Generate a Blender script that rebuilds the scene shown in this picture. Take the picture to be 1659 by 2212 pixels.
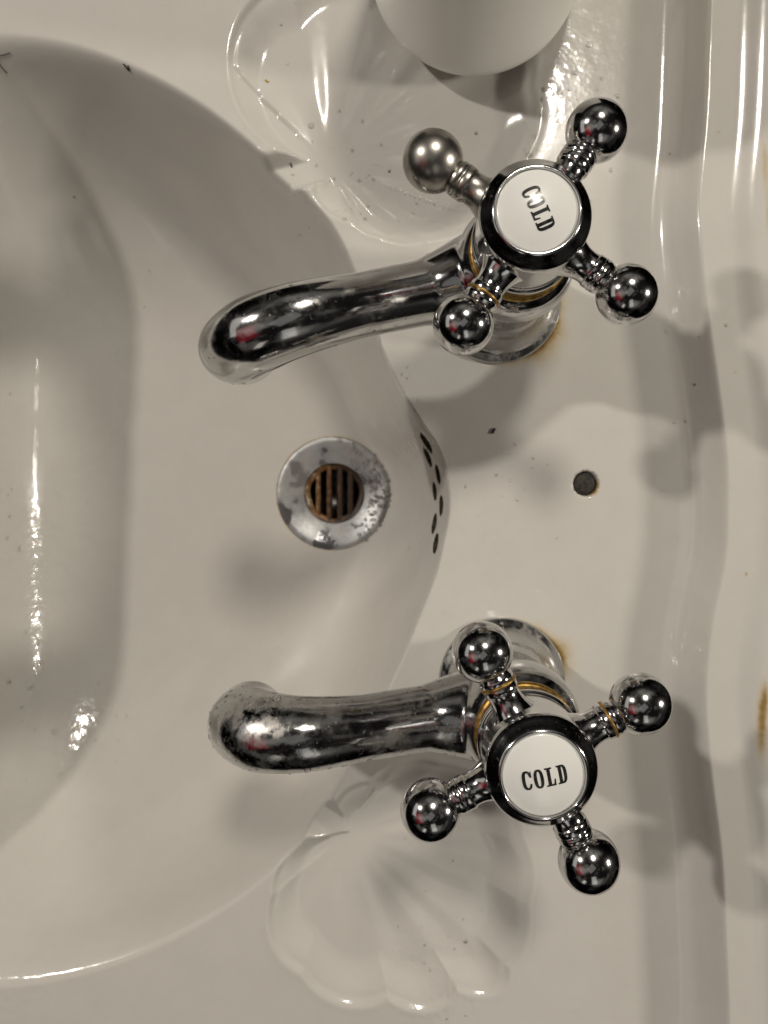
import bpy, bmesh, math, random
import numpy as np
from mathutils import Vector, Matrix

random.seed(7)
rng = np.random.default_rng(7)
for o in list(bpy.data.objects):
    bpy.data.objects.remove(o)
scene = bpy.context.scene
COL = scene.collection

# ------------------------------------------------------------------ camera
MM = 0.001
CAM_H = 290.0            # mm above the tap deck
FPX, NX, NY = 1595.0, 900.0, 1050.0     # focal length / principal point in 1659x2212 units
cam = bpy.data.cameras.new('Camera')
camo = bpy.data.objects.new('Camera', cam)
COL.objects.link(camo)
camo.location = (0, 0, CAM_H * MM)
cam.sensor_fit = 'VERTICAL'
cam.sensor_height = 24
cam.lens = 24 * FPX / 2212
cam.shift_x = -(NX - 829.5) / 2212
cam.shift_y = -(1106 - NY) / 2212
cam.clip_start = 0.005
cam.clip_end = 50
cam.dof.use_dof = True
cam.dof.focus_distance = 0.21
cam.dof.aperture_fstop = 13.0
scene.camera = camo

# ------------------------------------------------------------------ world, lamps, exposure
w = bpy.data.worlds.new('World')
scene.world = w
w.use_nodes = True
bg = w.node_tree.nodes['Background']
bg.inputs[0].default_value = (1.0, 0.93, 0.82, 1)
bg.inputs[1].default_value = 1.0
# dim interior the chrome mirrors: dark room with irregular paler patches, a little lighter overhead
_nt = w.node_tree
_tc = _nt.nodes.new('ShaderNodeTexCoord')
_n = _nt.nodes.new('ShaderNodeTexNoise'); _n.inputs['Scale'].default_value = 1.7; _n.inputs['Detail'].default_value = 3.0
_nt.links.new(_tc.outputs['Generated'], _n.inputs['Vector'])
_r = _nt.nodes.new('ShaderNodeValToRGB')
_r.color_ramp.elements[0].position = 0.47; _r.color_ramp.elements[0].color = (0.006, 0.005, 0.005, 1)
_r.color_ramp.elements[1].position = 0.66; _r.color_ramp.elements[1].color = (0.26, 0.245, 0.22, 1)
_nt.links.new(_n.outputs[0], _r.inputs[0])
_s = _nt.nodes.new('ShaderNodeSeparateXYZ'); _nt.links.new(_tc.outputs['Generated'], _s.inputs[0])
_m = _nt.nodes.new('ShaderNodeMapRange'); _m.interpolation_type = 'SMOOTHSTEP'
_m.inputs['From Min'].default_value = 0.25; _m.inputs['From Max'].default_value = 0.7; _m.inputs['To Min'].default_value = 0.06
_nt.links.new(_s.outputs[2], _m.inputs['Value'])
_nt.links.new(_r.outputs[0], bg.inputs[0])
_nt.links.new(_m.outputs[0], bg.inputs[1])

def lamp(name, pos, power, size, color, target=(0, 0, -0.02), shape='DISK', size_y=None):
    l = bpy.data.lights.new(name, 'AREA')
    l.shape = shape
    l.size = size
    if size_y:
        l.size_y = size_y
    l.energy = power
    l.color = color
    o = bpy.data.objects.new(name, l)
    COL.objects.link(o)
    o.location = pos
    o.rotation_euler = (Vector(target) - Vector(pos)).to_track_quat('-Z', 'Y').to_euler()
    return o

WARM = (1.0, 0.925, 0.81)
lamp('ceiling_spot', (0.17, 0.73, 1.16), 6.8, 0.19, WARM)
lamp('front_spot', (-0.96, 0.50, 1.02), 7.6, 0.065, (1.0, 0.935, 0.85))
lamp('mirror_lamp', (1.02, 0.03, 0.53), 5.0, 0.13, WARM)
# added dim lamps for chrome reflections and fill, replacing red cloth and pale surroundings
lamp('ceiling_halo', (0.22, 0.84, 1.42), 0.42, 0.50, (1.0, 0.96, 0.92))  # added lamp widening the spot's bloom in the chrome
lamp('overhead_fill', (-0.05, -0.05, 1.70), 0.24, 0.60, (1.0, 0.97, 0.92), shape='RECTANGLE', size_y=0.80)  # added overhead fill, also a pale patch in the chrome
lamp('red_reflection_lamp', (-0.85, -0.30, 0.95), 0.17, 0.75, (1.0, 0.03, 0.07), shape='RECTANGLE', size_y=0.50)  # added red lamp in place of a red shirt
lamp('left_reflection_lamp', (-1.15, 0.20, 0.66), 0.42, 0.90, (1.0, 0.95, 0.88), shape='RECTANGLE', size_y=0.34)  # added lamp giving the chrome a pale patch on the left
lamp('lower_reflection_lamp', (0.18, -0.85, 0.95), 0.22, 0.28, (1.0, 0.96, 0.9), shape='RECTANGLE', size_y=0.62)  # added lamp giving the chrome a grey patch from the lower side
lamp('corner_reflection_lamp', (-0.36, -0.98, 0.70), 0.08, 0.16, (1.0, 0.93, 0.84), shape='RECTANGLE', size_y=0.30)  # added lamp giving one more small pale reflection

scene.view_settings.view_transform = 'Standard'
scene.view_settings.look = 'None'
scene.view_settings.exposure = 0.03
scene.view_settings.gamma = 1.0
scene.view_settings.use_curve_mapping = False
scene.cycles.max_bounces = 10
scene.cycles.sample_clamp_indirect = 6.0

# ------------------------------------------------------------------ helpers
def P(px, py, z=0.0):
    """photo coordinates (1659x2212) -> world mm at height z mm"""
    d = CAM_H - z
    return np.array([(px - NX) / FPX * d, -(py - NY) / FPX * d, z])

def link(o, parent=None, label=None, cat=None, group=None, kind=None):
    COL.objects.link(o)
    if parent is not None:
        o.parent = parent
    if label: o['label'] = label
    if cat: o['category'] = cat
    if group: o['group'] = group
    if kind: o['kind'] = kind
    return o

def empty(name, loc=(0, 0, 0), rz=0.0, **k):
    o = bpy.data.objects.new(name, None)
    o.empty_display_size = 0.01
    o.location = [c * MM for c in loc]
    o.rotation_euler = (0, 0, rz)
    return link(o, **k)

def mesh_obj(name, verts, faces, mat, parent=None, smooth=True, **k):
    me = bpy.data.meshes.new(name)
    v = np.asarray(verts, float) * MM
    me.from_pydata(v.tolist(), [], [list(f) for f in faces])
    me.materials.append(mat)
    me.polygons.foreach_set('use_smooth', [smooth] * len(me.polygons))
    me.update()
    return link(bpy.data.objects.new(name, me), parent, **k)

def lathe(profile, n=64, close_top=False, close_bot=False):
    """profile [(r,z)] about +Z"""
    verts, faces = [], []
    for r, z in profile:
        for i in range(n):
            a = 2 * math.pi * i / n
            verts.append((r * math.cos(a), r * math.sin(a), z))
    for j in range(len(profile) - 1):
        for i in range(n):
            a, b = j * n + i, j * n + (i + 1) % n
            faces.append((a, b, b + n, a + n))
    if close_bot:
        faces.append(tuple(reversed(range(n))))
    if close_top:
        k = (len(profile) - 1) * n
        faces.append(tuple(range(k, k + n)))
    return verts, faces

def smooth_profile(pts, n=6):
    """Catmull-Rom through (r,z)"""
    p = [pts[0]] + list(pts) + [pts[-1]]
    out = []
    for i in range(1, len(p) - 2):
        for k in range(n):
            t = k / n
            q = []
            for c in range(len(p[0])):
                a, b, d, e = p[i - 1][c], p[i][c], p[i + 1][c], p[i + 2][c]
                q.append(0.5 * (2 * b + (d - a) * t + (2 * a - 5 * b + 4 * d - e) * t * t + (3 * b - a - 3 * d + e) * t ** 3))
            out.append(tuple(q))
    out.append(tuple(pts[-1]))
    return out

def xform(verts, M):
    return [tuple(M @ Vector(v)) for v in verts]

def tube(path, radii, n=40, caps=True):
    path = [Vector(p) for p in path]
    verts, faces = [], []
    up = Vector((0, 1, 0))
    for i, p in enumerate(path):
        t = (path[min(i + 1, len(path) - 1)] - path[max(i - 1, 0)]).normalized()
        s = up.cross(t).normalized()
        b = t.cross(s).normalized()
        for k in range(n):
            a = 2 * math.pi * k / n
            verts.append(tuple(p + (math.cos(a) * s + math.sin(a) * b) * float(radii[i])))
    for j in range(len(path) - 1):
        for i in range(n):
            a, b = j * n + i, j * n + (i + 1) % n
            faces.append((a, b, b + n, a + n))
    if caps:
        faces.append(tuple(reversed(range(n))))
        k = (len(path) - 1) * n
        faces.append(tuple(range(k, k + n)))
    return verts, faces

# ------------------------------------------------------------------ materials
def new_mat(name):
    m = bpy.data.materials.new(name)
    m.use_nodes = True
    nt = m.node_tree
    return m, nt, nt.nodes['Principled BSDF']

def N(nt, t, **k):
    n = nt.nodes.new(t)
    for a, v in k.items():
        setattr(n, a, v)
    return n

def noise(nt, scale, detail=4, rough=0.55, coord='Object'):
    tc = N(nt, 'ShaderNodeTexCoord')
    n = N(nt, 'ShaderNodeTexNoise')
    n.inputs['Scale'].default_value = scale
    n.inputs['Detail'].default_value = detail
    n.inputs['Roughness'].default_value = rough
    nt.links.new(tc.outputs[coord], n.inputs['Vector'])
    return n

def ramp(nt, src, stops):
    r = N(nt, 'ShaderNodeValToRGB')
    e = r.color_ramp.elements
    while len(e) < len(stops):
        e.new(0.5)
    for el, (p, c) in zip(e, stops):
        el.position = p
        el.color = c if len(c) == 4 else (*c, 1)
    nt.links.new(src, r.inputs[0])
    return r

def mathn(nt, op, a, b=None):
    m = N(nt, 'ShaderNodeMath', operation=op)
    for i, v in enumerate((a, b)):
        if v is None: continue
        if isinstance(v, (int, float)):
            m.inputs[i].default_value = v
        else:
            nt.links.new(v, m.inputs[i])
    return m.outputs[0]

def mixc(nt, fac, a, b):
    m = N(nt, 'ShaderNodeMix', data_type='RGBA')
    for sock, v in ((m.inputs[0], fac), (m.inputs[6], a), (m.inputs[7], b)):
        if isinstance(v, (int, float)):
            sock.default_value = v
        elif isinstance(v, tuple):
            sock.default_value = (*v, 1) if len(v) == 3 else v
        else:
            nt.links.new(v, sock)
    return m.outputs[2]

def g3(v):
    return (v, v, v)

# porcelain
m_porc, nt, b = new_mat('porcelain')
at = N(nt, 'ShaderNodeAttribute', attribute_name='stain')
wet = N(nt, 'ShaderNodeAttribute', attribute_name='wet')
n1 = noise(nt, 60, 3)
base = ramp(nt, n1.outputs[0], [(0.3, (0.58, 0.56, 0.522)), (0.7, (0.60, 0.58, 0.54))])
n2 = noise(nt, 260, 4, 0.6)
sf = mathn(nt, 'MULTIPLY', at.outputs['Fac'], mathn(nt, 'ADD', mathn(nt, 'MULTIPLY', n2.outputs[0], 0.8), 0.5))
stc = ramp(nt, sf, [(0.06, (0.66, 0.62, 0.54)), (0.35, (0.50, 0.38, 0.19)), (0.75, (0.25, 0.155, 0.055)), (1.0, (0.09, 0.05, 0.02))])
sfm = ramp(nt, sf, [(0.03, g3(0)), (0.6, g3(1))])
# thin yellowish scale specks
n3 = noise(nt, 900, 2, 0.5)
n3b = noise(nt, 35, 3, 0.6)
sp = mathn(nt, 'MULTIPLY', ramp(nt, n3.outputs[0], [(0.70, g3(0)), (0.76, g3(1))]).outputs[0],
           ramp(nt, n3b.outputs[0], [(0.55, g3(0)), (0.70, g3(1))]).outputs[0])
c0 = mixc(nt, mathn(nt, 'MULTIPLY', ramp(nt, noise(nt, 210, 6, 0.75).outputs[0], [(0.5, g3(0)), (0.72, g3(1))]).outputs[0], 0.16), base.outputs[0], (0.50, 0.47, 0.40))
c1 = mixc(nt, mathn(nt, 'MULTIPLY', sp, 0.45), c0, (0.40, 0.36, 0.30))
nt.links.new(mixc(nt, sfm.outputs[0], c1, stc.outputs[0]), b.inputs['Base Color'])
b.inputs['Roughness'].default_value = 0.22
rr = ramp(nt, noise(nt, 90, 5, 0.65).outputs[0], [(0.3, g3(0.10)), (0.7, g3(0.2))])
nt.links.new(rr.outputs[0], b.inputs['Roughness'])
b.inputs['Specular IOR Level'].default_value = 0.3
b.inputs['Coat Weight'].default_value = 0.35
b.inputs['Coat Roughness'].default_value = 0.035
bump = N(nt, 'ShaderNodeBump')
bump.inputs['Strength'].default_value = 0.18
bump.inputs['Distance'].default_value = 0.0016
wb = mathn(nt, 'ADD', mathn(nt, 'MULTIPLY', noise(nt, 40, 2, 0.4).outputs[0], 0.22),
           mathn(nt, 'MULTIPLY', mathn(nt, 'MULTIPLY', noise(nt, 170, 2, 0.5).outputs[0], wet.outputs['Fac']), 1.6))
nt.links.new(wb, bump.inputs['Height'])
sc_ = N(nt, 'ShaderNodeAttribute', attribute_name='scale')
film = mathn(nt, 'MULTIPLY', sc_.outputs['Fac'], mathn(nt, 'ADD', mathn(nt, 'MULTIPLY', noise(nt, 120, 5, 0.7).outputs[0], 0.8), 0.6))
nt.links.new(mathn(nt, 'MULTIPLY', mathn(nt, 'SUBTRACT', 1.0, film), 0.5), b.inputs['Coat Weight'])
nt.links.new(mathn(nt, 'ADD', mathn(nt, 'MULTIPLY', film, 0.35), rr.outputs[0]), b.inputs['Roughness'])
nt.links.new(bump.outputs[0], b.inputs['Coat Normal'])
nt.links.new(bump.outputs[0], b.inputs['Normal'])

m_grime_shade, nt, b = new_mat('hole_grime_and_shade')  # brown dirt, taken near black to paint in the holes' inner shade
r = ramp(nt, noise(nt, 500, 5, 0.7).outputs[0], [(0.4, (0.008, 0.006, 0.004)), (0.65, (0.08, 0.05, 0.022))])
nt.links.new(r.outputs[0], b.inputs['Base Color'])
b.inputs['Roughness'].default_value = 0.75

def chrome(name, dirt=0.4, base=0.70, rough=0.045, scale=1.0, tint=(1, 1, 1), bumpd=0.0):
    m, nt, b = new_mat(name)
    b.inputs['Metallic'].default_value = 1.0
    n1 = noise(nt, 160 * scale, 6, 0.65)
    n2 = noise(nt, 45 * scale, 4, 0.6)
    n3 = noise(nt, 900 * scale, 2, 0.5)
    lo, hi = 0.66 - 0.25 * dirt, 0.80 - 0.22 * dirt
    film = ramp(nt, n1.outputs[0], [(lo, g3(0)), (hi, g3(1))])
    spots = ramp(nt, n3.outputs[0], [(0.66, g3(0)), (0.74, g3(1))])
    patch = ramp(nt, n2.outputs[0], [(0.45, g3(0.1)), (0.65, g3(1))])
    f = mathn(nt, 'MULTIPLY', film.outputs[0], patch.outputs[0])
    f2 = mathn(nt, 'MAXIMUM', mathn(nt, 'MULTIPLY', f, dirt), mathn(nt, 'MULTIPLY', spots.outputs[0], 0.5 * dirt))
    col = mixc(nt, f2, tuple(base * t for t in tint), (0.50, 0.47, 0.43))
    nt.links.new(col, b.inputs['Base Color'])
    rg = mathn(nt, 'ADD', mathn(nt, 'MULTIPLY', f2, 0.38), rough)
    nt.links.new(rg, b.inputs['Roughness'])
    nt.links.new(mathn(nt, 'SUBTRACT', 1.0, mathn(nt, 'MULTIPLY', f2, 0.35)), b.inputs['Metallic'])
    bp = N(nt, 'ShaderNodeBump')
    bp.inputs['Strength'].default_value = 0.12 + bumpd
    bp.inputs['Distance'].default_value = 0.0006
    h = mathn(nt, 'ADD', n2.outputs[0], mathn(nt, 'MULTIPLY', n1.outputs[0], 0.12 + bumpd))
    nt.links.new(h, bp.inputs['Height'])
    nt.links.new(bp.outputs[0], b.inputs['Normal'])
    return m

m_chrome = chrome('chrome_handle', 0.32, 0.64, 0.12)
m_spout = chrome('chrome_spout_scratched', 0.6, 0.58, 0.12)
m_spout2 = chrome('chrome_spout_wet', 0.9, 0.52, 0.11, bumpd=0.3)
m_flange = chrome('chrome_flange_dull', 0.8, 0.50, 0.14)
m_dull = chrome('chrome_dulled', 0.5, 0.42, 0.30, tint=(1, 0.95, 0.86))

m_brass, nt, b = new_mat('tarnished_brass')
r = ramp(nt, noise(nt, 500, 4, 0.6).outputs[0], [(0.35, (0.16, 0.085, 0.02)), (0.65, (0.55, 0.34, 0.09))])
nt.links.new(r.outputs[0], b.inputs['Base Color'])
b.inputs['Metallic'].default_value = 0.75
b.inputs['Roughness'].default_value = 0.38

m_ceramic, nt, b = new_mat('white_ceramic_disc')
b.inputs['Base Color'].default_value = (0.80, 0.80, 0.765, 1)
b.inputs['Roughness'].default_value = 0.25
b.inputs['Coat Weight'].default_value = 1.0
b.inputs['Coat Roughness'].default_value = 0.02

m_ink, nt, b = new_mat('black_ink')
r = ramp(nt, noise(nt, 700, 3, 0.6).outputs[0], [(0.4, g3(0.012)), (0.75, g3(0.045))])
nt.links.new(r.outputs[0], b.inputs['Base Color'])
b.inputs['Roughness'].default_value = 0.2

m_waste, nt, b = new_mat('worn_waste_metal')
nz = noise(nt, 48, 3, 0.5)
nf_ = noise(nt, 300, 5, 0.65)
nm_ = mathn(nt, 'ADD', nz.outputs[0], mathn(nt, 'MULTIPLY', mathn(nt, 'SUBTRACT', nf_.outputs[0], 0.5), 0.10))
r = ramp(nt, nm_, [(0.40, (0.16, 0.16, 0.17)), (0.43, (0.34, 0.345, 0.35)), (0.50, (0.44, 0.45, 0.45)), (0.58, (0.50, 0.49, 0.48)), (0.63, (0.27, 0.26, 0.26))])
nt.links.new(r.outputs[0], b.inputs['Base Color'])
b.inputs['Metallic'].default_value = 0.55
rr = ramp(nt, nm_, [(0.40, g3(0.18)), (0.46, g3(0.42))])
nt.links.new(rr.outputs[0], b.inputs['Roughness'])
bp = N(nt, 'ShaderNodeBump'); bp.inputs['Strength'].default_value = 0.3; bp.inputs['Distance'].default_value = 0.0005
nt.links.new(noise(nt, 400, 4).outputs[0], bp.inputs['Height'])
nt.links.new(bp.outputs[0], b.inputs['Normal'])

m_rust, nt, b = new_mat('rusty_grate')
tc_ = N(nt, 'ShaderNodeTexCoord'); sx_ = N(nt, 'ShaderNodeSeparateXYZ')
nt.links.new(tc_.outputs['Object'], sx_.inputs[0])
v_ = mathn(nt, 'ADD', mathn(nt, 'ADD', mathn(nt, 'MULTIPLY', sx_.outputs[0], -20.0), -0.2), noise(nt, 260, 5, 0.7).outputs[0])
r = ramp(nt, v_, [(0.25, (0.03, 0.014, 0.005)), (0.5, (0.15, 0.065, 0.018)), (0.62, (0.26, 0.17, 0.09)), (0.72, (0.5, 0.45, 0.36))])
nt.links.new(r.outputs[0], b.inputs['Base Color'])
b.inputs['Metallic'].default_value = 0.2
b.inputs['Roughness'].default_value = 0.5

m_black, nt, b = new_mat('dark_wet_pipe')
b.inputs['Base Color'].default_value = (0.006, 0.006, 0.008, 1)
b.inputs['Roughness'].default_value = 0.25

m_plug, nt, b = new_mat('dirty_stopper')
r = ramp(nt, noise(nt, 700, 4, 0.7).outputs[0], [(0.4, (0.008, 0.007, 0.006)), (0.7, (0.055, 0.042, 0.03))])
nt.links.new(r.outputs[0], b.inputs['Base Color'])
b.inputs['Roughness'].default_value = 0.7

m_cup, nt, b = new_mat('white_cup_glaze')
r = ramp(nt, noise(nt, 40, 3).outputs[0], [(0.3, (0.86, 0.845, 0.80)), (0.7, (0.88, 0.865, 0.82))])
nt.links.new(r.outputs[0], b.inputs['Base Color'])
b.inputs['Roughness'].default_value = 0.38
b.inputs['Subsurface Weight'].default_value = 0.0

m_water, nt, b = new_mat('water')
nt.nodes.remove(b)
tr = N(nt, 'ShaderNodeBsdfTransparent')
gl = N(nt, 'ShaderNodeBsdfGlossy'); gl.inputs['Roughness'].default_value = 0.03
fz = N(nt, 'ShaderNodeFresnel'); fz.inputs[0].default_value = 1.33
mx = N(nt, 'ShaderNodeMixShader')
nt.links.new(fz.outputs[0], mx.inputs[0]); nt.links.new(tr.outputs[0], mx.inputs[1]); nt.links.new(gl.outputs[0], mx.inputs[2])
nt.links.new(mx.outputs[0], nt.nodes['Material Output'].inputs['Surface'])

m_bub, nt, b = new_mat('soap_film')
nt.nodes.remove(b)
tr = N(nt, 'ShaderNodeBsdfTransparent')
gl = N(nt, 'ShaderNodeBsdfGlossy'); gl.inputs['Roughness'].default_value = 0.05
df = N(nt, 'ShaderNodeBsdfDiffuse'); df.inputs['Color'].default_value = (0.75, 0.74, 0.72, 1)
m1_ = N(nt, 'ShaderNodeMixShader'); m1_.inputs[0].default_value = 0.25
m2_ = N(nt, 'ShaderNodeMixShader')
fz = N(nt, 'ShaderNodeFresnel'); fz.inputs[0].default_value = 1.7
nt.links.new(tr.outputs[0], m1_.inputs[1]); nt.links.new(df.outputs[0], m1_.inputs[2])
nt.links.new(fz.outputs[0], m2_.inputs[0]); nt.links.new(m1_.outputs[0], m2_.inputs[1]); nt.links.new(gl.outputs[0], m2_.inputs[2])
nt.links.new(m2_.outputs[0], nt.nodes['Material Output'].inputs['Surface'])

m_hair, nt, b = new_mat('dark_hair')
b.inputs['Base Color'].default_value = (0.02, 0.014, 0.01, 1)
b.inputs['Roughness'].default_value = 0.5
m_yellow, nt, b = new_mat('yellow_fleck')
b.inputs['Base Color'].default_value = (0.5, 0.38, 0.02, 1)

# ------------------------------------------------------------------ washbasin surface (mm)
def smoothstep(a, b, x):
    t = np.clip((x - a) / (b - a), 0.0, 1.0)
    return t * t * (3 - 2 * t)

def catmull_closed(p, n=24):
    p = np.asarray(p, float)
    out = []
    L = len(p)
    for i in range(L):
        a, b_, c, d = p[i - 1], p[i], p[(i + 1) % L], p[(i + 2) % L]
        for k in range(n):
            t = k / n
            out.append(0.5 * (2 * b_ + (c - a) * t + (2 * a - 5 * b_ + 4 * c - d) * t * t + (3 * b_ - a - 3 * c + d) * t ** 3))
    return np.array(out)

RIM_PX = [(0, 88), (150, 105), (280, 150), (400, 212), (490, 275), (580, 352), (660, 425), (720, 495), (772, 605), (820, 745),
          (866, 845), (914, 920), (950, 978), (968, 1054), (969, 1111), (958, 1167), (941, 1238), (905, 1330), (855, 1450), (770, 1620), (690, 1755), (640, 1820),
          (560, 1890), (440, 1970), (300, 2040), (150, 2085), (0, 2103), (-105, 2087), (-200, 2000), (-260, 1800), (-290, 1500),
          (-300, 1100), (-290, 700), (-255, 380), (-185, 195), (-90, 108)]
rim = catmull_closed([P(x, y)[:2] for x, y in RIM_PX])
DR = np.array([-44.6, -4.0])           # waste centre
H = 106.0
th = np.arctan2(rim[:, 1] - DR[1], rim[:, 0] - DR[0])
rr_ = np.hypot(rim[:, 0] - DR[0], rim[:, 1] - DR[1])
o_ = np.argsort(th)
TH = np.linspace(-math.pi, math.pi, 1441)
RT = np.interp(TH, np.concatenate([th[o_] - 2 * math.pi, th[o_], th[o_] + 2 * math.pi]), np.tile(rr_[o_], 3))
ker = np.exp(-0.5 * (np.arange(-20, 21) / 7.0) ** 2); ker /= ker.sum()
RT = np.convolve(np.concatenate([RT[-21:-1], RT, RT[1:21]]), ker, 'valid')

ks = np.exp(-0.5 * (np.arange(-140, 141) / 46.0) ** 2); ks /= ks.sum()
RTS = np.convolve(np.concatenate([RT[-141:-1], RT, RT[1:141]]), ks, 'valid')

# soap dishes, polar about the apex where the drain channel leaves (angles of the lower dish, y mirrored for the upper)
DISH = {
    'lower': dict(apex=P(752, 1812)[:2], sy=-1, deep=5.0, flute=0.42, chlip=0.25, chd=4.3,
                  cusp=[(-118, 70), (-69, 132), (-56, 192), (-39, 255), (-20, 325), (0, 375), (20, 410), (39, 445), (54, 402), (76, 352), (109, 305), (143, 205), (185, 75), (242, 70)]),
    'upper': dict(apex=P(708, 345)[:2], sy=1, deep=6.0, flute=1.1,
                  cusp=[(-118, 70), (-69, 140), (-56, 200), (-39, 275), (-20, 350), (0, 420), (20, 470), (39, 520), (54, 480), (76, 430), (102, 390), (135, 300), (172, 85), (242, 70)]),
}
CHAN = {'lower': (P(752, 1822)[:2], P(640, 1715)[:2]), 'upper': (P(708, 345)[:2], P(560, 385)[:2])}

def dish_field(x, y, D):
    dx, dy = x - D['apex'][0], (y - D['apex'][1]) * D['sy']
    r = np.hypot(dx, dy)
    ph = np.degrees(np.arctan2(dy, dx))
    ph = np.where(ph < -118, ph + 360, ph)
    ca = np.array([c[0] for c in D['cusp']], float)
    cr = np.array([c[1] for c in D['cusp']], float) / 5.5
    R = np.interp(ph, ca, cr)
    i = np.clip(np.searchsorted(ca, ph) - 1, 0, len(ca) - 2)
    f = np.clip((ph - ca[i]) / (ca[i + 1] - ca[i]), 0, 1)
    lobed = (ca[i] >= -25) & (ca[i + 1] <= 150)
    bulge = np.where(lobed & (ca[i] >= 30), 0.085 * np.sin(math.pi * f) ** 0.8, 0.03 * np.sin(math.pi * f))
    R = R * (1 + bulge)
    d = R - r                                     # >0 inside
    fl = np.where(lobed, np.cos(math.pi * f) ** 2, 0.0)
    fl = np.where((ca[i] > -70) & (~lobed) & (ca[i] < 0), np.abs(np.cos(math.pi * f)) ** 2.5 * 0.6, fl)
    rho = np.clip(r / np.maximum(R, 1), 0, 1)
    crisp = smoothstep(25, 60, ph) * (1 - smoothstep(150, 175, ph)) + (1 - smoothstep(-60, -25, ph))
    depth = (0.4 + 1.1 * crisp) * smoothstep(-0.8, 2.4, d) + (D.get('deep', 4.6) - 1.1 * crisp) * smoothstep(0, 17.0, d) - D.get('flute', 0.5) * fl * smoothstep(0.10, 0.5, rho) * smoothstep(0, 5, d)
    lip = 0.14 * np.exp(-((d + 1.6) / 1.5) ** 2)
    return d, -depth + lip

def seg_dist(x, y, a, b):
    ab = b - a
    t = np.clip(((x - a[0]) * ab[0] + (y - a[1]) * ab[1]) / (ab @ ab), 0, 1)
    return np.hypot(x - a[0] - t * ab[0], y - a[1] - t * ab[1])

EDGE_PX = np.array([(-300, 1540), (0, 1532), (250, 1525), (450, 1510), (650, 1524), (850, 1546), (1000, 1560), (1200, 1558), (1350, 1532),
                    (1500, 1522), (1650, 1530), (1850, 1550), (2212, 1562), (2600, 1545)], float)
LEDGE = 15.0
ey = np.linspace(-300, 2600, 600)
ex = np.convolve(np.pad(np.interp(ey, EDGE_PX[:, 0], 1537 + 1.35 * (EDGE_PX[:, 1] - 1537)), 12, 'edge'), np.ones(25) / 25, 'valid')
_sc = (CAM_H - LEDGE) / FPX
EYW, EXW = -(ey - NY) * _sc, (ex - NX) * _sc

def back_field(x, y):
    xe = np.interp(-y, -EYW, EXW)
    x0 = xe - 12.5
    t = (x - x0) / (xe - x0)
    tt = np.clip(t, 0, 1)
    z = LEDGE * (0.6 * tt ** 2 + 0.4 * tt ** 3)
    sl = LEDGE * 2.4 / (xe - x0)
    z = np.where(t > 1, LEDGE + (x - xe) * sl, z)
    top = LEDGE + 0.4 - 0.03 * (x - xe)
    k = 3.4
    h = np.clip(0.5 + 0.5 * (top - z) / k, 0, 1)
    z = top * (1 - h) + z * h - k * h * (1 - h)
    # second moulding and roll-off behind
    xr = xe + 17.5
    z = z + 2.4 * smoothstep(-6, 4.5, x - xr) - 18 * smoothstep(7, 26, x - xr)
    return z

def bowl_field(x, y):
    dx, dy = x - DR[0], y - DR[1]
    r = np.hypot(dx, dy)
    a0 = np.arctan2(dy, dx)
    R, Rs = np.interp(a0, TH, RT), np.interp(a0, TH, RTS)
    r0 = 30.0
    R = Rs + (R - Rs) * smoothstep(0.45, 1.0, (r - r0) / (Rs - r0))
    t = (r - r0) / (R - r0)
    tc = np.clip(t, 0, 1)
    q = smoothstep(60, 150, R)
    p = 2.15 + 1.9 * q + 6.5 * q * smoothstep(0.55, 0.97, -dx / np.maximum(r, 1e-6))
    a_ = 0.13 + 0.06 * q
    g = a_ * tc + (1 - a_) * tc ** p
    sl = a_ + (1 - a_) * p
    z = -H * (1 - g)
    z = np.where(t > 1, H * sl * (t - 1), z)
    return z, r

def zfun(x, y):
    x = np.asarray(x, float); y = np.asarray(y, float)
    z = back_field(x, y)
    region = np.zeros(x.shape, int)           # 0 deck
    for i, k in enumerate(('lower', 'upper')):
        d, dz = dish_field(x, y, DISH[k])
        a, b_ = CHAN[k]
        q = seg_dist(x, y, a, b_)
        ch = -DISH[k].get('chd', 6.4) * (1 - smoothstep(3.8, 8.6, q)) + DISH[k].get('chlip', 0.6) * np.exp(-((q - 9.6) / 1.6) ** 2) * (d < 2)
        z = z + np.where(dz < 0, np.minimum(dz, ch), np.where(ch < 0, np.minimum(ch, dz), np.maximum(dz, ch)))
        region = np.where(d > -0.3, 2 + i, region)
    # gentle waviness of hand-cast ware
    z = z + 0.18 * np.sin(x / 31 + 1) * np.cos(y / 37)
    zb, r = bowl_field(x, y)
    k = 5.5 + 4.5 * smoothstep(-15, -80, x) + 5.0 * smoothstep(-100, -170, y) * smoothstep(-15, -80, x)
    h = np.clip(0.5 + 0.5 * (zb - z) / k, 0, 1)
    zz = zb * (1 - h) + z * h - k * h * (1 - h)
    region = np.where(zb < z - 0.5, 1, region)
    xe = np.interp(-y, -EYW, EXW)
    region = np.where((region == 0) & (x > xe - 12.5), 4, region)
    # seat for the waste
    zz = zz - 1.2 * (1 - smoothstep(28.0, 30.5, r))
    return zz, region

def hit(px, py):
    zs = np.linspace(32, -112, 1500)
    d = CAM_H - zs
    X, Y = (px - NX) / FPX * d, -(py - NY) / FPX * d
    s = zfun(X, Y)[0]
    i = np.argmax(s >= zs)
    return np.array([X[i], Y[i], zs[i]])

def axis(parts):
    out = []
    for a, b_, s in parts:
        n = max(2, int(round((b_ - a) / s)))
        out.append(np.linspace(a, b_, n, endpoint=False))
    out.append([parts[-1][1]])
    return np.concatenate(out)

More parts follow.
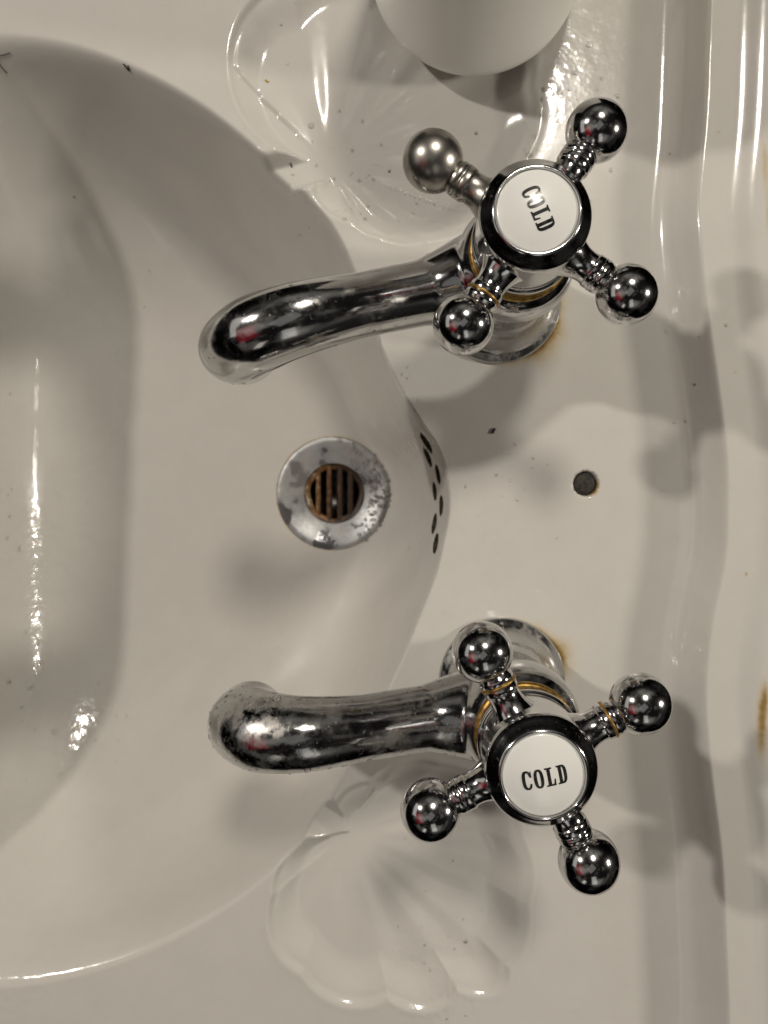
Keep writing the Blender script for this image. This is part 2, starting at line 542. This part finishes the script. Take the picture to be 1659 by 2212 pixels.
gx = axis([(-288, -205, 2.2), (-205, -14, 0.8), (-14, 13.5, 0.14), (13.5, 140, 0.7), (140, 152, 2)])
gy = axis([(-285, -210, 2.5), (-210, 210, 0.72), (210, 285, 2.5)])
GX, GY = np.meshgrid(gx, gy, indexing='ij')
GZ, REG = zfun(GX, GY)
nx, ny = GX.shape

# chain-stay hole through the deck: snap a ring of vertices and sink the inside
HC, HR = P(1265, 1045)[:2], 4.9
rh = np.hypot(GX - HC[0], GY - HC[1])
near = np.abs(rh - HR) < 0.36
f = np.where(near, HR / np.maximum(rh, 1e-6), 1.0)
GX = np.where(near, HC[0] + (GX - HC[0]) * f, GX)
GY = np.where(near, HC[1] + (GY - HC[1]) * f, GY)
GZ = np.where((rh < HR - 0.36), GZ - 6.0, GZ)
GZ = np.where(near, GZ - 0.25, GZ)

# overflow holes pushed into the rear wall of the bowl
OV_PX = [(921, 957), (925, 988), (946, 1024), (939, 1061), (953, 1092), (938, 1131), (941, 1174)]
OV = []
hid = np.full(GX.shape, -1)
wall = (GX > -14) & (GX < 16) & (np.abs(GY + 4) < 45)
push = np.zeros(GX.shape)
for k, (px, py) in enumerate(OV_PX):
    c = hit(px, py)
    OV.append(c)
    e = ((GY - c[1]) / 3.9) ** 2 + ((GZ - c[2]) / 4.2) ** 2
    m = wall & (e < 1.0) & (GZ < -3.5)
    hid[m] = k
    push = np.maximum(push, np.where(m, 6.5 * np.clip((1 - e) / 0.22, 0, 1), 0))
ang = np.arctan2(GY - DR[1], GX - DR[0])
GX2 = GX + push * np.cos(ang)
GY2 = GY + push * np.sin(ang)

VV = np.stack([GX2, GY2, GZ], -1).reshape(-1, 3)
idx = np.arange(nx * ny).reshape(nx, ny)
F = np.stack([idx[:-1, :-1], idx[1:, :-1], idx[1:, 1:], idx[:-1, 1:]], -1).reshape(-1, 4)
fn = np.cross(VV[F[:, 2]] - VV[F[:, 0]], VV[F[:, 3]] - VV[F[:, 1]])
VN = np.zeros_like(VV)
for c in range(4):
    for a in range(3):
        VN[:, a] += np.bincount(F[:, c], fn[:, a], minlength=len(VV))
VN /= np.maximum(np.linalg.norm(VN, axis=1, keepdims=True), 1e-9)

T1, T2 = np.array([31.8, 72.5]), np.array([33.4, -76.0])      # tap positions

def stain_field():
    X, Y = VV[:, 0], VV[:, 1]
    s = np.zeros(len(VV))
    def ring(c, R, a0, spread, width, amp):
        r = np.hypot(X - c[0], Y - c[1]); a = np.degrees(np.arctan2(Y - c[1], X - c[0]))
        da = (a - a0 + 180) % 360 - 180
        wv = 1 + 0.25 * np.sin(a * 0.11) + 0.12 * np.sin(a * 0.23 + 1)
        return amp * np.exp(-(da / spread) ** 2) * np.exp(-np.clip(r - R, 0, None) / (width * wv)) * (r > R - 4)
    s += ring(T1, 24.0, -35, 45, 4.8, 0.9)
    s += ring(T1, 24.0, 180, 180, 0.8, 0.35)
    s += ring(T2, 24.0, 28, 26, 4.2, 1.0)
    s += ring(T2, 24.0, 90, 95, 0.7, 0.5)
    s += ring(HC, 5.0, -30, 60, 0.9, 0.7)
    s += ring(DR, 30.6, 150, 150, 0.5, 0.6)  # thin darker line around the waste flange
    for px, py, sx, sy, a in [(1640, 1560, 2.0, 13, 0.75), (1648, 1500, 1.4, 6, 0.45), (1646, 360, 1.6, 10, 0.45), (1652, 470, 1.2, 10, 0.35), (1612, 1240, 0.6, 1.0, 0.8), (1588, 805, 0.9, 0.8, 0.5)]:
        c = P(px, py, LEDGE)
        s += a * np.exp(-((X - c[0]) / sx) ** 2 - ((Y - c[1]) / sy) ** 2)
    return np.clip(s, 0, 1)

STAIN = stain_field()
def blob(px, py, r, z=None):
    c = hit(px, py)
    return np.exp(-(((VV[:, 0] - c[0]) ** 2 + (VV[:, 1] - c[1]) ** 2) / r ** 2))
WET = np.clip(0.06 + blob(60, 1250, 40) + blob(170, 1590, 26) + 0.5 * blob(40, 2150, 25) + 0.8 * blob(930, 2120, 22) + 0.5 * blob(1240, 80, 25) + 0.6 * blob(900, 1080, 25), 0, 1)

SCALE = np.clip(0.9 * blob(860, 1230, 34) + 0.8 * blob(800, 1300, 30) + 0.8 * blob(730, 1400, 30) + 0.5 * blob(900, 1050, 30) + 0.95 * blob(75, 760, 34) + 0.95 * blob(80, 930, 28), 0, 0.95)

basin = empty('washbasin', label='cream glazed porcelain washbasin with shell soap recesses, stained and wet', cat='washbasin')
fr = REG.reshape(-1)[F]
freg = np.max(fr, axis=1)
freg = np.where((fr == 1).any(axis=1), 1, freg)
fh = hid.reshape(-1)[F].max(axis=1)

def sub_mesh(name, mask, mat, **k):
    f = F[mask]
    used, inv = np.unique(f.reshape(-1), return_inverse=True)
    me = bpy.data.meshes.new(name)
    nv, nf = len(used), len(f)
    me.vertices.add(nv); me.loops.add(nf * 4); me.polygons.add(nf)
    me.vertices.foreach_set('co', (VV[used] * MM).astype(np.float32).ravel())
    me.loops.foreach_set('vertex_index', inv.astype(np.int32))
    me.polygons.foreach_set('loop_start', np.arange(0, nf * 4, 4, dtype=np.int32))
    me.polygons.foreach_set('use_smooth', np.ones(nf, bool))
    me.materials.append(mat)
    me.update(calc_edges=True)
    for nm, arr in (('stain', STAIN), ('wet', WET), ('scale', SCALE)):
        at = me.attributes.new(nm, 'FLOAT', 'POINT')
        at.data.foreach_set('value', arr[used].astype(np.float32))
    me.normals_split_custom_set_from_vertices(VN[used].tolist())
    return link(bpy.data.objects.new(name, me), basin, **k)

sub_mesh('tap_deck', (freg == 0) & (fh < 0), m_porc)
fcen = VV[F].mean(axis=1)
open_ = np.hypot(fcen[:, 0] - DR[0], fcen[:, 1] - DR[1]) < 22
sub_mesh('bowl', (freg == 1) & (fh < 0) & ~open_, m_porc)
sub_mesh('soap_dish', (freg == 2) & (fh < 0), m_porc, label='shell-shaped soap recess with empty fluted floor')
sub_mesh('soap_dish', (freg == 3) & (fh < 0), m_porc, label='shell-shaped soap recess under the white cup')
sub_mesh('back_ledge', (freg == 4) & (fh < 0), m_porc)
for k in range(len(OV)):
    if (fh == k).any():
        sub_mesh('overflow_hole', fh == k, m_grime_shade)
# outer skirt so that the basin has thickness
b_idx = np.concatenate([idx[:, 0], idx[-1, 1:], idx[-2::-1, -1], idx[0, -2:0:-1]])
top = VV[b_idx]
cxy = np.array([-58.0, 0.0])
rows = [top]
for dz, sc in ((-3, 1.004), (-25, 0.99), (-70, 0.93), (-125, 0.80)):
    q = top.copy(); q[:, :2] = cxy + (top[:, :2] - cxy) * sc; q[:, 2] = np.minimum(top[:, 2], 0) + dz
    rows.append(q)
sv = np.concatenate(rows); nb = len(top)
sfc = [(j * nb + i, (j + 1) * nb + i, (j + 1) * nb + (i + 1) % nb, j * nb + (i + 1) % nb) for j in range(len(rows) - 1) for i in range(nb)]
mesh_obj('outer_skirt', sv, sfc, m_porc, basin)
# dirty stopper in the chain hole
pv, pf = lathe([(4.85, -2.2), (4.3, -1.2), (3.2, -0.8), (1.6, -0.65), (0.01, -0.6)], 28)
mesh_obj('chain_hole_stopper', [(x + HC[0], y + HC[1], z) for x, y, z in pv], pf, m_plug, basin, label='dark dirty stopper in the small deck hole')

# ------------------------------------------------------------------ waste outlet
wz = -H - 0.9
waste = empty('waste_outlet', (DR[0], DR[1], wz), label='round worn metal plughole flange with rusty slotted grate', cat='plughole')
v, fc = lathe(smooth_profile([(30.6, 0.0), (30.4, 1.1), (29.2, 1.75), (27.0, 1.6), (22, -0.2), (17.6, -2.4), (16.2, -3.6), (15.9, -6.0)], 5), 96)
mesh_obj('flange', v, fc, m_waste, waste)
v, fc = lathe([(15.95, -5.5), (16.0, -30), (0.01, -30)], 48)
mesh_obj('pipe', v, fc, m_black, waste)
def bar_mesh(w, x):
    L = math.sqrt(max(1, 15.9 ** 2 - x * x))
    vs, fs = [], []
    ns = 9
    for i in range(ns):
        y = -L + 2 * L * i / (ns - 1)
        wob = 0.35 * math.sin(3.1 * i + x)
        for (ox, oz) in ((-w / 2, -7.5), (-w / 2, -4.6), (-w / 4, -4.0), (w / 4, -4.0), (w / 2, -4.6), (w / 2, -7.5)):
            vs.append((x + ox + wob * (0.4 if ox > 0 else -0.4), y, oz))
    for i in range(ns - 1):
        for k in range(5):
            a = i * 6 + k
            fs.append((a, a + 6, a + 7, a + 1))
    return vs, fs
for x, wd in ((-8.9, 2.6), (-3.0, 2.7), (2.9, 3.0), (8.6, 3.2)):
    v, fc = bar_mesh(wd, x)
    mesh_obj('grate_bar', v, fc, m_rust, waste, smooth=False)
v, fc = lathe([(15.9, -3.7), (14.4, -4.1), (13.2, -4.6), (13.4, -7.5), (15.9, -7.5)], 40)
v = [(x * (1 + 0.02 * math.sin(5 * math.atan2(y, x))), y * (1 + 0.03 * math.sin(7 * math.atan2(y, x))), z) for x, y, z in v]
mesh_obj('grate_rim', v, fc, m_rust, waste)

# ------------------------------------------------------------------ taps
def split_remesh(verts, faces, voxel, smooth_it):
    me = bpy.data.meshes.new('tmp')
    me.from_pydata([tuple(c * MM for c in v) for v in verts], [], faces)
    o = bpy.data.objects.new('tmp', me)
    COL.objects.link(o)
    r = o.modifiers.new('r', 'REMESH'); r.mode = 'VOXEL'; r.voxel_size = voxel * MM
    s = o.modifiers.new('s', 'SMOOTH'); s.factor = 0.5; s.iterations = smooth_it
    dg = bpy.context.evaluated_depsgraph_get()
    ev = o.evaluated_get(dg)
    m2 = ev.to_mesh()
    co = np.empty(len(m2.vertices) * 3, np.float32); m2.vertices.foreach_get('co', co)
    no = np.empty(len(m2.vertices) * 3, np.float32); m2.vertices.foreach_get('normal', no)
    fs = [tuple(p.vertices) for p in m2.polygons]
    ev.to_mesh_clear()
    bpy.data.objects.remove(o)
    return co.reshape(-1, 3) / MM, no.reshape(-1, 3), fs

# body + spout casting, spout along -X from the axis
bv, bf = lathe(smooth_profile([(17.0, 8.0), (16.8, 14), (16.2, 22), (16.0, 32), (17.2, 38), (18.8, 45), (19.4, 51), (18.0, 58), (13.6, 62.5)], 5), 64, True, True)
path = smooth_profile([(2, 0, 41), (-14, 0, 43), (-30, 0, 47.5), (-48, 0, 56), (-64, 0, 61.5), (-76, 0, 59.5), (-83.0, 0, 52.0), (-84.6, 0, 43), (-84.6, 0, 36.5)], 6)
rad_s = np.interp(np.linspace(0, 8, len(path)), range(9), [17.0, 15.6, 10.6, 10.1, 11.3, 12.2, 11.9, 10.9, 10.2])
sv_, sf_ = tube(path, rad_s, 48)
allv = list(bv) + list(sv_)
allf = list(bf) + [tuple(i + len(bv) for i in f) for f in sf_]
CO, NO, FS = split_remesh(allv, allf, 0.62, 26)

def lengthen(k):
    c = CO.copy()
    c[:, 0] = np.where(c[:, 0] < -20, -20 + (c[:, 0] + 20) * k, c[:, 0])
    return c

def part_from(CO, NO, FS, keep, name, mat, parent, **k):
    fs = [f for f in FS if keep(CO[list(f)].mean(axis=0))]
    used = sorted({i for f in fs for i in f})
    mp = {u: i for i, u in enumerate(used)}
    me = bpy.data.meshes.new(name)
    me.from_pydata((CO[used] * MM).tolist(), [], [[mp[i] for i in f] for f in fs])
    me.materials.append(mat)
    me.polygons.foreach_set('use_smooth', [True] * len(me.polygons))
    me.normals_split_custom_set_from_vertices(NO[used].tolist())
    return link(bpy.data.objects.new(name, me), parent, **k)

def letter_polys():
    """condensed slab letters; each a list of (outer, holes...) loops in a 0..1 high box"""
    def sup(cx, cy, a, b_, n, t0=0, t1=360, m=40):
        out = []
        for i in range(m):
            t = math.radians(t0 + (t1 - t0) * i / (m if t1 - t0 == 360 else m - 1))
            c, s = math.cos(t), math.sin(t)
            out.append((cx + a * math.copysign(abs(c) ** (2 / n), c), cy + b_ * math.copysign(abs(s) ** (2 / n), s)))
        return out
    L = {}
    L['O'] = (0.50, [sup(0.25, 0.5, 0.25, 0.51, 2.6), sup(0.25, 0.5, 0.085, 0.40, 2.4)])
    c_out = sup(0.25, 0.5, 0.25, 0.51, 2.6, 42, 318, 36)
    c_in = sup(0.27, 0.5, 0.10, 0.40, 2.4, 300, 60, 30)
    tip_b = [(0.49, 0.30), (0.40, 0.32)]
    tip_t = [(0.40, 0.66), (0.47, 0.64), (0.50, 0.64), (0.50, 0.98), (0.46, 0.98)]
    L['C'] = (0.50, [tip_t + c_out + tip_b + c_in])
    L['L'] = (0.50, [[(0, 0), (0.48, 0), (0.50, 0.36), (0.44, 0.36), (0.38, 0.10), (0.27, 0.10), (0.27, 0.91), (0.36, 0.92), (0.36, 1.0), (0, 1.0), (0, 0.92), (0.09, 0.91), (0.09, 0.09), (0, 0.08)]])
    d_out = [(0, 0), (0.26, 0)] + sup(0.24, 0.5, 0.27, 0.5, 2.8, -88, 88, 30) + [(0.26, 1.0), (0, 1.0), (0, 0.92), (0.08, 0.91), (0.08, 0.09), (0, 0.08)]
    d_in = [(0.255, 0.10)] + sup(0.25, 0.5, 0.095, 0.40, 2.6, -80, 80, 24) + [(0.255, 0.90)]
    L['D'] = (0.52, [d_out, d_in])
    return L
LET = letter_polys()

def letter_mesh(ch):
    cu = bpy.data.curves.new('tmp', 'CURVE')
    cu.dimensions = '2D'; cu.fill_mode = 'BOTH'; cu.extrude = 0.012
    for loop in LET[ch][1]:
        s = cu.splines.new('POLY')
        s.points.add(len(loop) - 1)
        for p, (x, y) in zip(s.points, loop):
            p.co = (x, y, 0, 1)
        s.use_cyclic_u = True
    o = bpy.data.objects.new('tmp', cu)
    COL.objects.link(o)
    dg = bpy.context.evaluated_depsgraph_get()
    m = o.evaluated_get(dg).to_mesh()
    v = [tuple(x.co) for x in m.vertices]; f = [tuple(p.vertices) for p in m.polygons]
    o.evaluated_get(dg).to_mesh_clear()
    bpy.data.objects.remove(o)
    return v, f
LM = {c: letter_mesh(c) for c in 'COLD'}

ARM = smooth_profile([(7.4, 12.6), (6.0, 14.6), (4.9, 17.0), (4.55, 19.2), (4.7, 20.6)], 5) + \
      [(4.95, 20.7), (5.0, 21.2), (5.05, 22.6), (4.95, 22.75)]
RING = [(4.8, 22.6), (5.2, 22.65), (5.35, 22.85), (5.35, 23.2), (5.2, 23.4), (4.8, 23.45)]
STUB = [(4.85, 23.3), (5.0, 23.45), (5.05, 24.6), (4.9, 25.0), (4.6, 25.6), (4.5, 26.2)]
def ball_prof(R=8.6, c=33.0):
    return [(R * math.sin(a), c - R * math.cos(a)) for a in np.linspace(math.asin(4.4 / R), math.pi - 0.001, 30)]
HUB = [(12.6, 68.5), (14.6, 68.6), (15.3, 69.2), (15.55, 70.2), (15.4, 71.2), (14.7, 71.7), (14.5, 72.4), (14.75, 73.4), (15.0, 78),
       (15.1, 84), (15.15, 90.0), (15.25, 91.2), (15.2, 92.2), (14.9, 92.9), (14.3, 93.6), (13.2, 94.7), (12.3, 95.7), (11.8, 96.2), (11.4, 96.35), (11.15, 96.1), (11.05, 95.6), (11.0, 95.0)]
HUBN = []
for i in range(len(HUB) - 1):
    HUBN += [HUB[i], tuple((np.array(HUB[i]) * 2 + np.array(HUB[i + 1])) / 3)]
HUBN.append(HUB[-1])
def disc_z(r):
    return 95.6 + 2.2 * (1 - (r / 10.9) ** 2)

def make_tap(loc, spout_rot, stretch, arm_deg, text_deg, spout_mat, dull_arm, brass_arms, label, spout_label):
    t = empty('pillar_tap', (loc[0], loc[1], 0), 0, label=label, cat='tap', group='pillar taps on the basin deck')
    v, fc = lathe(smooth_profile([(24.5, 0.2), (24.7, 1.4), (24.3, 2.6), (23.2, 3.6), (21.4, 5.2), (19.6, 8.0), (18.0, 12.5), (17.0, 19), (15.5, 24)], 5), 96)
    mesh_obj('base_flange', v, fc, m_flange, t)
    R = Matrix.Rotation(spout_rot, 3, 'Z')
    Rn = np.array(R)
    co, no = lengthen(stretch) @ Rn.T, NO @ Rn.T
    dx = Rn @ np.array([-1.0, 0, 0])
    part_from(co, no, FS, lambda c: c @ dx <= 19.5, 'body', spout_mat, t)
    part_from(co, no, FS, lambda c: c @ dx > 19.5, 'spout', spout_mat, t, label=spout_label)
    v, fc = lathe([(14.2, 60.5), (15.6, 61.6), (15.8, 62.2), (15.8, 63.6), (15.2, 64.1), (14.4, 64.3), (14.4, 65.6), (15.0, 65.9), (15.0, 67.2), (13.6, 67.8), (12.4, 69.2)], 56)
    mesh_obj('bonnet', v, fc, m_brass, t)
    v, fc = lathe(HUBN, 96)
    hub = mesh_obj('handle_hub', v, fc, m_chrome, t)
    for k in range(4):
        a = math.radians(arm_deg + 90 * k)
        M = Matrix.Translation((0, 0, 82.5)) @ Matrix.Rotation(a, 4, 'Z') @ Matrix.Rotation(math.pi / 2, 4, 'Y')
        mt = m_dull if k == dull_arm else m_chrome
        v, fc = lathe(ARM, 36)
        mesh_obj('arm', xform(v, M), fc, mt, hub)
        v, fc = lathe(RING if k in brass_arms else [(r_ * 0.955, z_) for r_, z_ in RING], 36)
        mesh_obj('collar_ring', xform(v, M), fc, m_brass if k in brass_arms else mt, hub)
        v, fc = lathe(STUB + ball_prof(), 44)
        extra = {'label': 'tarnished dull ball end'} if k == dull_arm else {}
        mesh_obj('ball_end', xform(v, M), fc, mt, hub, **extra)
    v, fc = lathe([(10.95, 94.8)] + [(r_, disc_z(r_)) for r_ in (10.9, 10.4, 9.5, 8, 6.5, 5, 3.5, 2, 1, 0.01)], 72)
    disc = mesh_obj('indicator_disc', v, fc, m_ceramic, t, label='white ceramic disc lettered COLD')
    cap, adv, gap = 4.9, 0.0, 0.10
    W = sum(LET[c][0] for c in 'COLD') + 3 * gap
    Mt = Matrix.Rotation(math.radians(text_deg), 4, 'Z')
    x0 = -W / 2
    for c in 'COLD':
        vs, fs = LM[c]
        out = []
        for (x, y, z) in vs:
            X, Y = (x0 + x) * cap * 1.05, (y - 0.5) * cap
            out.append((X, Y, disc_z(math.hypot(X, Y)) + 0.05 + z * 3))
        mesh_obj('letter', xform(out, Mt), fs, m_ink, disc, smooth=False)
        x0 += LET[c][0] + gap
    return t

tapA = make_tap(T1, math.radians(17.0), 1.15, 55.5, -66, m_spout, 1, (2,), 'scratched chrome pillar tap nearest the white cup, COLD lettering turned sideways', 'scratched shiny chrome spout')
tapB = make_tap(T2, math.radians(0.5), 1.075, 27.0, 11, m_spout2, -1, (0, 1), 'wet speckled chrome pillar tap farther from the white cup, COLD lettering upright', 'spout covered in water drops and scale')

# ------------------------------------------------------------------ white cup
cc = P(1021, -28)[:2]
cv = smooth_profile([(0.01, 0.9), (28, 0.9), (33.5, 1.2), (36.6, 3.4), (38.4, 8), (39.0, 16), (39.6, 50), (40.4, 92), (40.3, 94.6), (39.2, 95.2), (38.0, 94.4), (37.6, 90), (36.8, 50), (36, 12), (30, 5), (0.01, 4.5)], 5)
v, fc = lathe(cv, 112)
cup = mesh_obj('cup', [(x * 1.02, y * 1.02, z) for x, y, z in v], fc, m_cup, None, label='plain white round cup standing over the soap recess', cat='cup')
cup.location = (cc[0] * MM, cc[1] * MM, 0.0009)

# ------------------------------------------------------------------ water, bubbles, bits
def ico(sub=1):
    bm = bmesh.new()
    bmesh.ops.create_icosphere(bm, subdivisions=sub, radius=1)
    v = np.array([x.co[:] for x in bm.verts]); f = [tuple(x.index for x in fc.verts) for fc in bm.faces]
    bm.free()
    return v, f
IV, IF = ico(2)
def blobs(name, items, mat, label, cat, flat=0.5, parent=None):
    """items (pos mm, normal, radius)"""
    V, Fs = [], []
    for p, n, r in items:
        n = Vector(n).normalized()
        q = n.to_track_quat('Z', 'Y').to_matrix()
        sx, sy = r * random.uniform(0.8, 1.25), r * random.uniform(0.8, 1.25)
        k = len(V) * 0 + sum(len(a) for a in V)
        loc = (IV * np.array([sx, sy, r * flat])) @ np.array(q).T + np.asarray(p)
        V.append(loc)
        Fs += [tuple(i + k for i in f) for f in IF]
    return mesh_obj(name, np.concatenate(V), Fs, mat, parent, label=label, cat=cat, kind='stuff')

def surf(px, py):
    c = hit(px, py)
    e = 0.5
    zx = (zfun(c[0] + e, c[1])[0] - zfun(c[0] - e, c[1])[0]) / (2 * e)
    zy = (zfun(c[0], c[1] + e)[0] - zfun(c[0], c[1] - e)[0]) / (2 * e)
    n = np.array([-zx, -zy, 1.0])
    n /= np.linalg.norm(n)
    return c, n

drops = []
def scatter(n, cx, cy, sx, sy, r0, r1):
    for _ in range(n):
        px, py = random.gauss(cx, sx), random.gauss(cy, sy)
        if not (-60 < px < 1640 and -60 < py < 2270):
            continue
        c, nn = surf(px, py)
        drops.append((c, nn, random.uniform(r0, r1) * (1 if random.random() < 0.85 else 1.5)))
scatter(26, 740, 330, 70, 110, 0.3, 0.8)
scatter(26, 1180, 300, 110, 90, 0.3, 0.9)
scatter(16, 1230, 120, 30, 90, 0.4, 1.2)
scatter(30, 900, 430, 120, 60, 0.25, 0.6)
scatter(22, 640, 480, 70, 110, 0.25, 0.6)
scatter(10, 25, 1150, 22, 110, 0.4, 1.1)
scatter(10, 40, 1430, 30, 60, 0.4, 1.1)
scatter(26, 160, 1580, 60, 60, 0.3, 0.9)
scatter(20, 950, 2000, 60, 90, 0.25, 0.6)
scatter(30, 880, 1050, 30, 120, 0.25, 0.6)
scatter(16, 1120, 1000, 70, 60, 0.25, 0.6)
scatter(14, 1500, 900, 60, 250, 0.3, 0.8)
scatter(50, 600, 1100, 420, 600, 0.2, 0.5)
blobs('water_drops', drops, m_water, 'small clear water drops scattered over the wet porcelain', 'water drops', 0.32)

def spout_drops(loc, rot, stretch, n, r0, r1, smin, seed):
    rg = np.random.default_rng(seed)
    Rn = np.array(Matrix.Rotation(rot, 3, 'Z'))
    co, no = lengthen(stretch) @ Rn.T + np.array([loc[0], loc[1], 0]), NO @ Rn.T
    ok = np.where((NO[:, 2] > -0.1) & (CO[:, 0] < smin) & (CO[:, 2] > 42))[0]
    pick = rg.choice(ok, n, replace=False)
    return [(co[i], no[i], rg.uniform(r0, r1) * (1.7 if rg.random() > 0.9 else 1)) for i in pick]
dr = spout_drops(T2, math.radians(0.5), 1.075, 150, 0.22, 0.62, -18, 3)
for s_, rr2 in ((-72, 1.5), (-74.5, 1.2), (-47, 1.0)):
    i = np.argmin((CO[:, 0] - s_) ** 2 + (CO[:, 1] - 9.0) ** 2 + (CO[:, 2] - 64) ** 2)
    dr.append((lengthen(1.075)[i] + np.array([T2[0], T2[1], 0]), NO[i], rr2))
blobs('water_drops', dr, m_water, 'clear water drops clinging to the speckled spout', 'water drops', 0.5)
dr = spout_drops(T1, math.radians(17.0), 1.15, 34, 0.22, 0.55, 5, 5)
blobs('water_drops', dr, m_water, 'few clear water drops on the scratched tap body', 'water drops', 0.5)

bub = []
for _ in range(150):
    a, r_ = random.gauss(0.0, 0.55), random.uniform(19, 30.5)
    zz = wz + np.interp(r_, [16, 22, 27, 29.2, 31], [-3.6, -0.2, 1.6, 1.75, 1.0])
    R_ = random.uniform(0.3, 1.15)
    bub.append(((DR[0] + r_ * math.cos(a), DR[1] + r_ * math.sin(a), zz + 0.45 * R_), (0, 0, 1), R_))
blobs('soap_bubbles', bub, m_bub, 'cluster of tiny clear bubbles on one side of the plughole', 'bubbles', 0.85)

def strand(name, pts_px, r, mat, label, cat):
    pts = []
    for px, py in smooth_profile(pts_px, 6):
        c, n = surf(px, py)
        pts.append(c + n * (r + 0.03))
    v, f = tube(pts, [r] * len(pts), 8)
    return mesh_obj(name, v, f, mat, None, label=label, cat=cat)
strand('hair', [(-25, 140), (-5, 122), (8, 118), (22, 114)], 0.16, m_hair, 'dark curved hair at the shaded bowl edge', 'hair')
strand('hair', [(-8, 128), (2, 142), (16, 158)], 0.14, m_hair, 'short dark straight hair just below the curved one', 'hair')
strand('hair', [(268, 138), (274, 146), (280, 152), (277, 141)], 0.3, m_hair, 'tiny dark crumpled fibre on the bowl rim', 'fibre')
strand('dirt_speck', [(1063, 936), (1066, 931), (1069, 926)], 0.5, m_hair, 'black speck on the deck between tap and chain hole', 'speck')
strand('dirt_speck', [(628, 352), (630, 358), (631, 362)], 0.25, m_hair, 'tiny black speck in the upper soap channel', 'speck')
strand('dirt_speck', [(574, 174), (577, 176), (579, 178)], 0.4, m_yellow, 'tiny yellow speck in the soap recess', 'speck')
